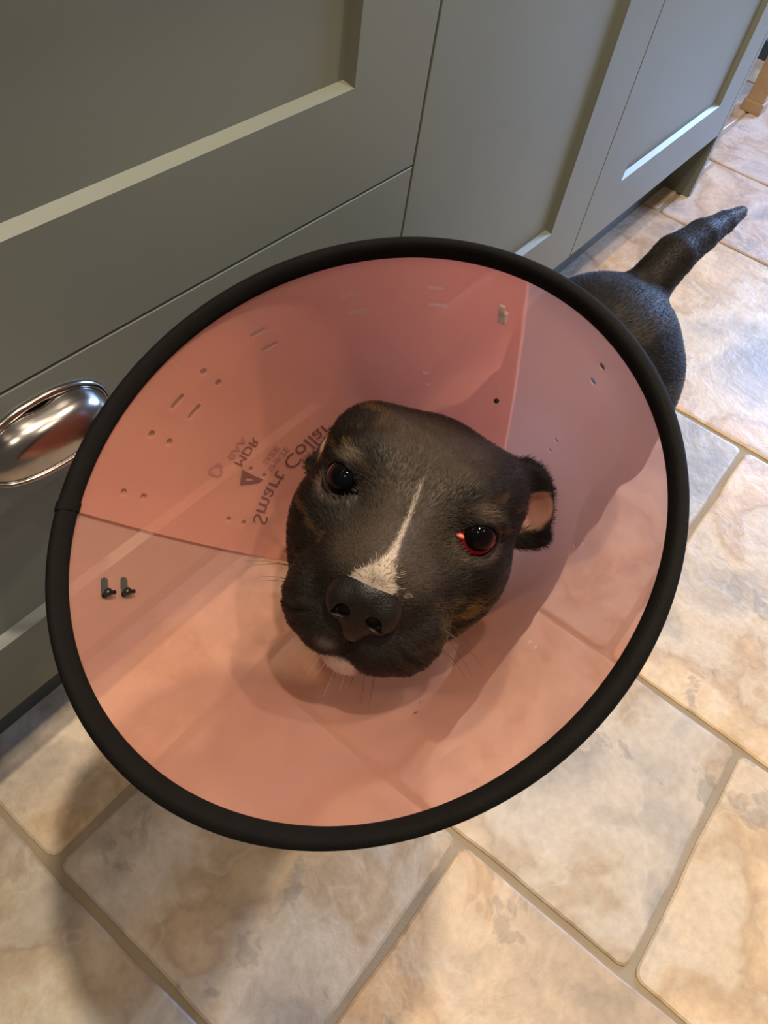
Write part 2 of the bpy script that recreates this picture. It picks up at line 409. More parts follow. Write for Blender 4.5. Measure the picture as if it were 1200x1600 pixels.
uB = empty('door_cabinet', (0.89, 0.68, 0)); tag(uB, 'sage green cabinet with a tall shaker door, between the drawers and the end cabinet', 'cabinet')
box('carcass', GX - 0.001, 1.166, FY + 0.0215, 1.0, ZB, ZT, M['gap'], uB)
shaker('cabinet_door', GX + 0.0015, 1.1655, ZB, ZT, 0.735, 1.046, 0.2415, ZT - 0.10, uB)
uC = empty('door_cabinet', (1.51, 0.68, 0)); tag(uC, 'sage green end cabinet with a shaker door beside the dog\'s tail', 'cabinet')
box('carcass', 1.168, 1.834, FY + 0.0215, 1.0, ZB, ZT, M['gap'], uC)
shaker('cabinet_door', 1.1685, 1.833, ZB, ZT, 1.286, 1.728, 0.240, ZT - 0.10, uC)
box('end_panel', 1.836, 1.856, FY, 1.0, 0.0, ZT, M['green'], uC, 0.001)
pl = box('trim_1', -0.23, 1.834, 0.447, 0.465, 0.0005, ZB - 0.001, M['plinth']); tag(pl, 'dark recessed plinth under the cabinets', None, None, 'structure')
wt = box('worktop', -0.25, 1.88, 0.36, 1.055, ZT + 0.001, ZT + 0.04, M['worktop'], None, 0.003); tag(wt, 'dark stone worktop running over the cabinets', 'worktop')

# wooden table standing beyond the cabinets
tb = empty('wooden_table', (2.62, 0.62, 0)); tag(tb, 'worn oak table with a banded leg, far corner beyond the cabinets', 'table')
def leg(x, y):
    bm = bmesh.new()
    bm_box(bm, x - .024, x + .024, y - .024, y + .024, 0.028, 0.70, 0.004)
    bm_box(bm, x - .029, x + .029, y - .029, y + .029, 0.0, 0.03, 0.004)
    link('leg', bm_mesh('leg', bm), M['wood'], tb)
for (x, y) in ((2.44, 0.455), (2.44, 0.95), (3.10, 0.455), (3.10, 0.95)): leg(x, y)
box('stretcher', 2.4645, 3.0755, 0.440, 0.470, 0.12, 0.165, M['wood'], tb, 0.003)
box('stretcher', 2.425, 2.455, 0.4795, 0.9255, 0.12, 0.165, M['darkpaint'], tb, 0.003)
box('apron', 2.4645, 3.0755, 0.442, 0.468, 0.61, 0.70, M['wood'], tb, 0.003)
box('table_top', 2.38, 3.16, 0.40, 1.0, 0.7005, 0.73, M['wood'], tb, 0.004)

# ------------------------------------------------------------------ protective cone collar
CC = np.array([0.21426716, 0.14334652, 0.56413811]); CN = np.array([-0.39228342, 0.18702123, 0.90063132])
CU = np.array([-0.43034545, -0.90266428, 0.0]); CV = np.array([0.81296772, -0.38758259, 0.43458396])
RR = 0.165; NC = np.array([0.325, 0.13, 0.41]); RN = 0.075
def cone_pt(th, k, off=0.0):
    d = math.cos(th) * CU + math.sin(th) * CV
    p0 = NC + RN * d; p1 = CC + RR * d
    p = p0 * (1 - k) + p1 * k
    if off:
        t = -math.sin(th) * CU + math.cos(th) * CV
        g = p1 - p0
        nn = np.cross(t, g); nn /= np.linalg.norm(nn)
        if nn @ d < 0: nn = -nn
        p = p + nn * off
    return p
collar = empty('cone_collar', tuple(NC)); tag(collar, 'translucent pink plastic cone collar with black edging worn by the dog', 'cone collar')
SLANT = 0.205
RHO0 = RN / (RR - RN) * SLANT
SINA = (RR - RN) / SLANT
def flat(th, k):
    rho = RHO0 + k * SLANT; a = th * SINA
    return (rho * math.cos(a), rho * math.sin(a))
def flat_inv(x, y):
    rho = math.hypot(x, y); a = math.atan2(y, x)
    return rho, a
# the sheet winds from its inner end (th 4.17..4.30) back over the top to th 1.9, round the bottom, and on under itself
# s: unwound angle; th = 4.1675 - s ; overlap sector is s in 0..2.25 (inner) and 2pi..2pi+2.25 (outer)
TH0 = 4.1650
OVER = TH0 - 1.955
STOT = 2 * PI + OVER
def s_start(k): return -(4.1650 + (0.9793 - k) * 0.169 - TH0)      # inner edge slants a little, as cut
def s_end(k): return STOT + (0.9694 - k) * 0.10
holes = []   # (s, k, half length along arc in m, half width in m)
def hole_pair(th, ks, outer=False, r=(0.0023, 0.0020)):
    for k in ks:
        s = (TH0 - th) % (2 * PI)
        holes.append((s, k, r[0], r[1]))
for th in (3.426, 3.773, 4.049): hole_pair(th, (0.862, 0.797))
for th in (3.722, 4.059, 2.942, 2.466, 2.005): hole_pair(th, (0.485, 0.424), r=(0.0017, 0.0017))
for th in (2.709, 2.341, 3.141, 3.597): hole_pair(th, (0.856, 0.788), r=(0.0060, 0.0015))
for th in (1.533,): hole_pair(th, (0.8746, 0.8025), r=(0.0026, 0.0020)); hole_pair(th, (0.463, 0.396), r=(0.0020, 0.0017))
for th in (4.459,): hole_pair(th, (0.871, 0.813), r=(0.0070, 0.0024))
for th in (0.9, 0.3, 5.9): hole_pair(th, (0.462, 0.398), r=(0.0017, 0.0017))
def build_sheet():
    # planar coordinates for the triangulation: X = s * r_mid, Y = k * SLANT
    RM = 0.12
    NK, NS = 14, 330
    verts = []; edges = []
    KM = -0.222
    ks = [KM + (1 - KM) * j / NK for j in range(NK + 1)]
    bound = []
    left = [(s_start(k), k) for k in ks]; right = [(s_end(k), k) for k in ks]
    bot = []; top = []
    for i in range(1, NS):
        bot.append((s_start(KM) + (s_end(KM) - s_start(KM)) * i / NS, KM))
        top.append((s_start(1) + (s_end(1) - s_start(1)) * i / NS, 1.0))
    loop = left + top + right[::-1] + bot[::-1]
    idx0 = 0
    def add_loop(lp):
        b0 = len(verts)
        for (s, k) in lp: verts.append(Vector((s * RM, k * SLANT)))
        for i in range(len(lp)): edges.append((b0 + i, b0 + (i + 1) % len(lp)))
    add_loop(loop)
    hl = []
    for (s, k, a, b) in holes:
        rad = RN + (RR - RN) * k
        lp = []
        n = 16
        for i in range(n):
            an = 2 * PI * i / n; c, si = math.cos(an), math.sin(an)
            st = max(a - b, 0)
            lp.append((s + (b * c + math.copysign(st, c) * (1 if abs(c) > 1e-6 else 0)) / rad, k + b * si / SLANT))
        add_loop(lp); hl.append((s, k, a, b, rad))
    for i in range(1, NS):
        for j in range(1, NK):
            k = ks[j]; s = s_start(k) + (s_end(k) - s_start(k)) * i / NS
            if any(abs(s - q[0]) * q[4] < q[2] + .002 and abs(k - q[1]) * SLANT < q[3] + .002 for q in hl): continue
            verts.append(Vector((s * RM, k * SLANT)))
    ov, oe, of, _, _, _ = delaunay_2d_cdt(verts, edges, [], 1, 1e-6)
    def inside(s, k):
        for (hs, hk, a, b, rad) in hl:
            dx = max(abs(s - hs) * rad - max(a - b, 0), 0); dy = (k - hk) * SLANT
            if dx * dx + dy * dy < (b * 0.985) ** 2: return True
        return False
    P3 = []; UV = []
    for q in ov:
        s = q.x / RM; k = q.y / SLANT
        off = 0.0024 * s / (2 * PI)
        P3.append(cone_pt(TH0 - s, k, off)); UV.append(flat(s, k))
    F = []
    for t in of:
        cs = sum(ov[i].x for i in t) / len(t) / RM; ck = sum(ov[i].y for i in t) / len(t) / SLANT
        if inside(cs, ck): continue
        if not (s_start(ck) - 1e-4 <= cs <= s_end(ck) + 1e-4 and KM <= ck <= 1): continue
        F.append(t)
    # two smooth skins plus separate cut edges, so the holes keep crisp rims
    from collections import Counter
    ec = Counter()
    for t in F:
        for a, b in zip(t, t[1:] + t[:1]): ec[(a, b)] += 1
    T = 0.0009
    out = []
    for q in ov:
        s = q.x / RM; k = q.y / SLANT
        out.append(cone_pt(TH0 - s, k, 0.0024 * s / (2 * PI) + T))
    n0 = len(P3)
    VV = list(P3) + out; UU = UV + UV
    FF = [tuple(t) for t in F] + [tuple(i + n0 for i in t[::-1]) for t in F]
    for (a, b) in list(ec):
        if (b, a) not in ec:
            n1 = len(VV)
            VV += [P3[b], P3[a], out[a], out[b]]; UU += [UV[b], UV[a], UV[a], UV[b]]
            FF.append((n1, n1 + 1, n1 + 2, n1 + 3))
    me = mesh_pydata('plastic_sheet', VV, FF)
    uvl = me.uv_layers.new(name='flat')
    for lp in me.loops:
        uvl.data[lp.index].uv = UU[lp.vertex_index]
    # exact cone normals on the two skins
    nl = []
    for p_ in range(n0):
        s = ov[p_].x / RM; k = ov[p_].y / SLANT
        d_ = cone_pt(TH0 - s, k, 0.001) - cone_pt(TH0 - s, k); nl.append(d_ / np.linalg.norm(d_))
    o = link('plastic_sheet', me, M['cone'], collar, True)
    ins = (me.polygons[0].normal.dot(Vector(nl[F[0][0]])))
    sg = 1 if ins > 0 else -1
    cn = [tuple(n * sg) for n in nl] + [tuple(-n * sg) for n in nl] + [(0, 0, 0)] * (len(VV) - 2 * n0)
    me.normals_split_custom_set_from_vertices(cn)
    return o
sheet = build_sheet()

# black fabric edging folded over the rim
def sweep_binding():
    v = []; f = []; nt_, ns = 220, 14
    for i in range(nt_):
        th = 2 * PI * i / nt_
        p = cone_pt(th, 1.0, 0.0012)
        e = 1e-3
        g = cone_pt(th, 1.0) - cone_pt(th, 0.9); g /= np.linalg.norm(g)
        nn = cone_pt(th, 1.0, 0.001) - cone_pt(th, 1.0); nn /= np.linalg.norm(nn)
        for j in range(ns):
            a = 2 * PI * j / ns; c, s = math.cos(a), math.sin(a)
            ca = math.copysign(abs(c) ** 0.75, c) * 0.0063; sa = math.copysign(abs(s) ** 0.75, s) * (0.0040 + 0.0004 * math.sin(th * 5))
            v.append(p + g * (ca + 0.001) + nn * sa)
    for i in range(nt_):
        for j in range(ns):
            f.append((i * ns + j, ((i + 1) % nt_) * ns + j, ((i + 1) % nt_) * ns + (j + 1) % ns, i * ns + (j + 1) % ns))
    return link('rim_binding', mesh_pydata('rim_binding', v, f), M['binding'], collar, True)
bind = sweep_binding(); bind['label'] = 'black fabric edging'
# overlapped end of the edging near the left seam
v = []; f = []
for i in range(7):
    th = 4.135 + 0.006 * i
    p = cone_pt(th, 1.0, 0.0012); g = cone_pt(th, 1.0) - cone_pt(th, 0.9); g /= np.linalg.norm(g)
    nn = cone_pt(th, 1.0, 0.001) - cone_pt(th, 1.0); nn /= np.linalg.norm(nn)
    for j in range(14):
        a = 2 * PI * j / 14; c, s = math.cos(a), math.sin(a)
        v.append(p + g * (math.copysign(abs(c) ** .75, c) * 0.0070 + 0.001) + nn * math.copysign(abs(s) ** .75, s) * 0.0048)
for i in range(6):
    for j in range(14):
        f.append((i * 14 + j, (i + 1) * 14 + j, (i + 1) * 14 + (j + 1) % 14, i * 14 + (j + 1) % 14))
f.append(tuple(range(14))); f.append(tuple(range(84, 98)))
link('binding_end', mesh_pydata('binding_end', v, f), M['binding'], collar, True)

def frame_at(th, k, off):
    p = cone_pt(th, k, off); t = cone_pt(th + 1e-3, k) - cone_pt(th, k); t /= np.linalg.norm(t)
    g = cone_pt(th, k + 1e-3) - cone_pt(th, k); g /= np.linalg.norm(g)
    nn = cone_pt(th, k, 0.001) - cone_pt(th, k); nn /= np.linalg.norm(nn)
    return p, t, g, nn
def local_box(name, th, k, dims, off, mat, bev=0.0006, shift=(0, 0, 0)):
    p, t, g, nn = frame_at(th, k, 0.0)
    bm = bmesh.new()
    a, b, c = dims
    bm_box(bm, -a, a, -b, b, -c, c, bev)
    Mx = Matrix([[t[i], g[i], nn[i], (p + t * shift[0] + g * shift[1] + nn * (off + shift[2]))[i]] for i in range(3)] + [[0, 0, 0, 1]])
    bm.transform(Mx)
    return link(name, bm_mesh(name, bm), mat, collar, True)
# snap studs sticking through the two slots on the left
for k in (0.871, 0.814):
    th = 4.487; p, t, g, nn = frame_at(th, k, 0)
    bm = bmesh.new()
    for (z0, r0) in ((-0.0042, 0.0027),):
        bmesh.ops.create_uvsphere(bm, u_segments=14, v_segments=8, radius=0.0026)
        for vv in bm.verts: vv.co.z *= 0.8
        r = bmesh.ops.create_cone(bm, cap_ends=True, segments=14, radius1=0.0019, radius2=0.0019, depth=0.008)
        for vv in r['verts']: vv.co.z += 0.004
        r = bmesh.ops.create_cube(bm, size=1.0)
        for vv in r['verts']: vv.co = Vector((vv.co.x * .0022 + .0008, vv.co.y * .0062 - 0.0012, vv.co.z * .0016 - 0.0008))
    bm.transform(Matrix([[t[i], g[i], nn[i], (p - nn * 0.0012)[i]] for i in range(3)] + [[0, 0, 0, 1]]))
    o = link('snap_stud', bm_mesh('snap_stud', bm), M['black_plastic'], collar, True)
# black stud in the upper right hole pair
p, t, g, nn = frame_at(2.003, 0.424, 0)
bm = bmesh.new(); bmesh.ops.create_uvsphere(bm, u_segments=12, v_segments=8, radius=0.0019)
bm.transform(Matrix([[t[i], g[i], nn[i], (p + nn * 0.0002)[i]] for i in range(3)] + [[0, 0, 0, 1]]))
link('snap_stud', bm_mesh('snap_stud', bm), M['black_plastic'], collar, True)
# pale clip standing proud near the upper right seam
c1 = local_box('closing_clip', 2.0215, 0.815, (0.0030, 0.0042, 0.0016), -0.0022, M['clip_plastic'], 0.0007)
bm = bmesh.new(); p, t, g, nn = frame_at(2.0215, 0.858, 0.0)
bm_box(bm, -0.0019, 0.0019, -0.0022, 0.0022, -0.0010, 0.0010, 0.0005)
bm.transform(Matrix([[t[i], g[i], nn[i], (p - nn * 0.0046)[i]] for i in range(3)] + [[0, 0, 0, 1]]))
o = link('clip_tongue', bm_mesh('clip_tongue', bm), M['clip_plastic'], c1, True)

# printing on the sheet, mirrored because it is read from inside
def text_mesh(txt, size):
    cu = bpy.data.curves.new('lettering', 'FONT'); cu.body = txt; cu.size = size; cu.resolution_u = 3
    ob = bpy.data.objects.new('lettering', cu); COL.objects.link(ob)
    bpy.context.view_layer.update()
    me = bpy.data.meshes.new_from_object(ob.evaluated_get(bpy.context.evaluated_depsgraph_get()))
    bpy.data.objects.remove(ob)
    bm = bmesh.new(); bm.from_mesh(me); bmesh.ops.triangulate(bm, faces=bm.faces)
    bmesh.ops.subdivide_edges(bm, edges=[e for e in bm.edges if e.calc_length() > size * .25], cuts=1)
    bpy.data.meshes.remove(me)
    return bm
def print_text(txt, th0, th1, k_base, height, mat, name='lettering'):
    bm = text_mesh(txt, 1.0)
    xs = [v.co.x for v in bm.verts]; x0, x1 = min(xs), max(xs)
    for v in bm.verts:
        k = k_base - v.co.y * height / 0.7 / SLANT
        th = th0 + (th1 - th0) * (v.co.x - x0) / (x1 - x0)
        v.co = Vector(cone_pt(th, k, -0.0003))
    return link(name, bm_mesh(name, bm), mat, collar)
print_text('Smart Collar', 4.045, 3.19, 0.392, 0.0125, M['print'])
print_text('SIZE', 3.655, 3.52, 0.462, 0.0045, M['print_soft'])
print_text('SMRTE', 3.68, 3.49, 0.428, 0.0048, M['print_soft'])
print_text('MDR', 3.735, 3.55, 0.555, 0.0070, M['print'])
print_text('BAA', 3.72, 3.58, 0.590, 0.0055, M['print_soft'])
def print_poly(name, outline, holes_, th, k, mat):
    """flat ring mark: outline and inner loop have the same number of points"""
    n = len(outline); v = []; f = []
    p, t, g, nn = frame_at(th, k, 0)
    for lp in (outline, holes_):
        for (x, y) in lp: v.append(cone_pt(th - x / (RN + (RR - RN) * k), k - y / SLANT, -0.0003))
    for i in range(n): f.append((i, (i + 1) % n, n + (i + 1) % n, n + i))
    link(name, mesh_pydata(name, v, f), mat, collar)
tri = [(3.8424, 0.4914), (3.7971, 0.5023), (3.7526, 0.5143), (3.7521, 0.4891), (3.7555, 0.4564), (3.7519, 0.4199), (3.7812, 0.4271), (3.8082, 0.4524)]
thl = [(3.8052, 0.4815), (3.7971, 0.4828), (3.7858, 0.4825), (3.781, 0.4758), (3.7748, 0.4638), (3.7773, 0.4544), (3.7872, 0.4552), (3.7959, 0.4678)]
link('triangle_logo', mesh_pydata('triangle_logo', [cone_pt(a, k, -0.0003) for a, k in tri + thl], [(i, (i + 1) % 8, 8 + (i + 1) % 8, 8 + i) for i in range(8)]), M['print'], collar)
ck = [(0.0052 * math.cos(a) * (1 + .12 * math.cos(3 * a)), 0.0052 * math.sin(a) * (1 + .12 * math.cos(3 * a))) for a in [2 * PI * i / 18 for i in range(18)]]
print_poly('recycling_mark', ck, [(x * .66, y * .66) for x, y in ck], 3.815, 0.60, M['print_soft'])

# ------------------------------------------------------------------ the dog: one body grown from blended solids
HX = np.array([0.355, -0.930, -0.10]); HF = np.array([-0.775, -0.326, 0.55])
HX /= np.linalg.norm(HX); HF -= HX * (HF @ HX); HF /= np.linalg.norm(HF); HUP = np.cross(HF, HX)
YAW = math.radians(4.2)
HF, HX = HF * math.cos(YAW) - HX * math.sin(YAW), HX * math.cos(YAW) + HF * math.sin(YAW)
HO = np.array([0.2674, 0.1269, 0.5168])
HM = np.stack([HX, HUP, HF], 1)          # local -> world
def to_local(P): return (P - HO) @ HM * 100.0
def to_world(Q): return np.asarray(Q, float) / 100.0 @ HM.T + HO

def smin(a, b, k):
    h = np.clip(0.5 + 0.5 * (b - a) / k, 0, 1); return b + (a - b) * h - k * h * (1 - h)
def ssub(a, b, k):  # a minus b
    return -smin(-a, b, k)
def ell(x, y, z, c, r):
    px, py, pz = x - c[0], y - c[1], z - c[2]
    k0 = np.sqrt((px / r[0]) ** 2 + (py / r[1]) ** 2 + (pz / r[2]) ** 2) + 1e-9
    k1 = np.sqrt((px / r[0] ** 2) ** 2 + (py / r[1] ** 2) ** 2 + (pz / r[2] ** 2) ** 2) + 1e-9
    return k0 * (k0 - 1) / k1
def cap(x, y, z, a, b, r0, r1):
    a = np.array(a, float); b = np.array(b, float); d = b - a
    t = np.clip(((x - a[0]) * d[0] + (y - a[1]) * d[1] + (z - a[2]) * d[2]) / (d @ d), 0, 1)
    return np.sqrt((x - a[0] - t * d[0]) ** 2 + (y - a[1] - t * d[1]) ** 2 + (z - a[2] - t * d[2]) ** 2) - (r0 + (r1 - r0) * t)

def norm(v): v = np.array(v, float); return v / np.linalg.norm(v)
EYE_C = np.array([4.25, 0.0, -0.45]); EYE_R = 1.28
LID_G = norm((0.40, 0.10, 0.91))
LID_A = norm(np.cross((0.10, 1, 0), LID_G)); LID_B = np.cross(LID_G, LID_A)
def eye_frame(x, y, z):
    px, py, pz = x - EYE_C[0], y - EYE_C[1], z - EYE_C[2]
    return (px * LID_A[0] + py * LID_A[1] + pz * LID_A[2], px * LID_B[0] + py * LID_B[1] + pz * LID_B[2], px * LID_G[0] + py * LID_G[1] + pz * LID_G[2])
def rot_ell(x, y, z, c, r, axis_l):
    l = norm(axis_l); f_ = norm(np.array([0, 0, 1.0]) - l * l[2]); q = np.cross(f_, l)
    px, py, pz = x - c[0], y - c[1], z - c[2]
    return ell(px * l[0] + py * l[1] + pz * l[2], px * q[0] + py * q[1] + pz * q[2], px * f_[0] + py * f_[1] + pz * f_[2], (0, 0, 0), r)

def head(X, y, z):
    x = np.abs(X); sgn = np.where(X >= 0, 1.0, -1.0)
    d = ell(x, y, z, (0, 0.1, -5.0), (6.2, 4.15, 6.2))
    d = smin(d, ell(x, y, z, (4.0, 1.4, -5.0), (2.8, 2.8, 4.0)), 1.2)        # temples
    d = smin(d, ell(x, y, z, (2.9, 1.7, -0.9), (2.0, 1.5, 1.6)), 1.4)        # brows
    d = smin(d, ell(x, y, z, (4.4, -3.4, -3.6), (3.0, 3.7, 4.0)), 1.6)       # cheeks
    d = smin(d, ell(x, y, z, (4.1, -2.0, -0.9), (2.2, 1.7, 2.0)), 1.3)       # under the eye
    d = smin(d, ell(x, y, z, (3.9, -4.6, -0.6), (2.2, 2.8, 3.4)), 1.6)       # jaw muscle running into the lips
    d = smin(d, ell(x, y, z, (0, -5.2, -5.0), (4.6, 3.4, 5.0)), 2.0)         # throat
    d = smin(d, ell(x, y, z, (0, -3.8, 2.4), (4.1, 3.2, 5.2)), 1.6)          # muzzle
    d = smin(d, cap(x, y, z, (0, 0.0, -0.6), (0, -1.9, 5.9), 2.0, 1.7), 1.5) # bridge
    d = ssub(d, cap(x, y, z, (0, 4.6, -0.2), (0, 1.0, 2.6), 0.45, 0.3), 1.3) # furrow between the brows
    j = cap(x, y, z, (0, -6.2, -2.5), (0, -7.5, 4.2), 2.6, 1.9)             # lower jaw
    d = smin(d, j, 0.5)
    fl = ell(x, y, z, (2.6, -5.5, 3.4), (2.35, 2.9, 3.2))                  # hanging lips
    fl = smin(fl, ell(x, y, z, (1.45, -5.9, 5.9), (1.75, 2.0, 1.5)), 0.9)
    d = smin(d, fl, 0.35)
    d = smin(d, ell(x, y, z, (0, -3.9, 5.0), (2.7, 2.5, 2.3)), 0.8)
    # whisker bed folds
    for (y0, sl, amp, wi) in ((-5.55, 0.42, 0.16, 0.16), (-6.5, 0.40, 0.13, 0.14), (-4.7, 0.40, 0.07, 0.2)):
        f = y - (y0 - sl * (x - 2.8) + 0.25 * np.sin(x * 1.3)) - 0.12 * (z - 5)
        win = np.clip((x - 2.3) / 0.8, 0, 1) * np.clip((z - 1.8) / 1.2, 0, 1)
        d = d + amp * np.exp(-(f / wi) ** 2) * win - 0.06 * np.exp(-((f + 2.2 * wi) / (1.6 * wi)) ** 2) * win
    d = ssub(d, cap(x, y, z, (0, -4.6, 8.1), (0, -7.4, 7.2), 0.12, 0.15), 0.3) # philtrum
    # eye socket, lids, opening
    ea, eb, eg = eye_frame(x, y, z)
    re = np.sqrt(ea ** 2 + eb ** 2 + eg ** 2)
    d = ssub(d, np.sqrt(ea ** 2 + (eb * 1.1) ** 2 + (eg - 1.6) ** 2) - 1.35, 0.9)
    d = smin(d, re - 1.48, 0.35)
    d = smin(d, cap(ea, eb, eg, (-1.35, 1.15, 0.5), (1.1, 1.25, 0.4), 0.36, 0.3), 0.45)   # upper lid fold
    oy = np.where(sgn > 0, -0.10, 0.02); ow = np.where(sgn > 0, 1.22, 1.14); oh = np.where(sgn > 0, 1.0, 0.92)
    f = (np.sqrt((ea / ow) ** 2 + ((eb - oy - 0.10 * ea) / oh) ** 2) - 1) * 0.8
    # pointed inner corner
    f = np.minimum(f, cap(ea, eb, eg * 0, (-0.9, -0.18, 0), (-1.48, -0.40, 0), 0.32, 0.06))
    f = np.maximum(f, -eg + 0.25)
    d = ssub(d, f, 0.07)
    # ears, folded back
    ox = np.where(sgn > 0, -0.95, -1.9); oz = np.where(sgn > 0, 1.0, 0.2); oyy = np.where(sgn > 0, 0.0, -1.9)
    ex, ey, ez = x - ox, y - oyy, z - oz
    e = rot_ell(ex, ey, ez, (7.7, 1.5, -7.3), (3.2, 1.9, 0.55), (0.40, -0.91, -0.1))
    e = smin(e, rot_ell(ex, ey, ez, (7.2, 3.0, -6.5), (1.6, 1.1, 0.75), (0.9, -0.35, -0.1)), 0.5)
    e = smin(e, rot_ell(ex, ey, ez, (8.7, -0.5, -6.9), (1.7, 0.85, 0.45), (0.85, 0.30, -0.2)), 0.4)
    e = ssub(e, ell(ex, ey, ez, (8.5, 1.5, -6.2), (1.35, 1.25, 1.15)), 0.3)
    d = smin(d, e, 0.6)
    return d

def body(P):
    x, y, z = P[:, 0] * 100, P[:, 1] * 100, P[:, 2] * 100
    nb = to_world((0, -1.6, -8.5)) * 100
    d = cap(x, y, z, nb, (35.0, 13.0, 37.6), 5.4, 5.2)
    d = smin(d, cap(x, y, z, (35.0, 13.0, 37.6), (47, 15.8, 31), 5.2, 8.6), 2)                                # neck
    d = smin(d, ell(x, y, z, (47.0, 16.0, 27.0), (12.5, 9.6, 11.5)), 4)           # chest
    d = smin(d, ell(x, y, z, (62.0, 16.5, 28.5), (13.5, 8.2, 8.6)), 4)            # loin
    d = smin(d, ell(x, y, z, (77.0, 18.0, 29.8), (10.8, 9.6, 9.4)), 4)            # rump
    for s in (-1, 1):
        cy = 17.0 + s * 5.6
        d = smin(d, ell(x, y, z, (76.5, cy + s * 0.4, 24.5), (8.2, 4.2, 9.4)), 2.5)         # thigh
        d = smin(d, cap(x, y, z, (74.5, cy + s, 20.5), (83.0, cy + s, 12.5), 3.9, 2.2), 1.8)  # shank
        d = smin(d, cap(x, y, z, (83.0, cy + s, 12.5), (81.5, cy + s, 3.5), 2.1, 1.8), 1.0)   # hock
        d = smin(d, cap(x, y, z, (81.2, cy + s, 2.1), (77.0, cy + s, 1.7), 2.1, 1.7), 0.8)    # paw
        fy = 16.0 + s * 6.6
        d = smin(d, ell(x, y, z, (45.0, fy, 25.0), (5.6, 3.8, 8.0)), 2.5)                     # shoulder
        d = smin(d, cap(x, y, z, (47.0, fy + s * 0.6, 19.0), (45.5, fy + s * 0.8, 5.0), 3.2, 2.0), 1.8)
        d = smin(d, cap(x, y, z, (45.3, fy + s * 0.8, 2.2), (41.5, fy + s * 0.8, 1.8), 2.2, 1.8), 0.8)
    for s in (-1, 1):          # toes
        for (px, py) in ((76.6, 17.0 + s * 6.6), (41.0, 16.0 + s * 7.4)):
            for t in (-1.5, -0.5, 0.5, 1.5):
                d = smin(d, ell(x, y, z, (px - 0.9 + 0.35 * abs(t), py + t * 0.95, 1.25), (1.5, 0.62, 1.2)), 0.25)
    tl = [(84.5, 18.0, 34.5), (90, 17.4, 38.0), (96, 16.6, 38.6), (102, 15.8, 38.4), (107, 15.2, 38.2)]
    tr = [2.9, 2.4, 1.9, 1.3, 0.7]
    for i in range(4):
        d = smin(d, cap(x, y, z, tl[i], tl[i + 1], tr[i], tr[i + 1]), 1.6 if i == 0 else 0.6)
    return d
def dog_sdf(P):
    b = body(P); q = to_local(P)
    h = head(q[:, 0], q[:, 1], q[:, 2])
    return smin(b, h, 2.5)

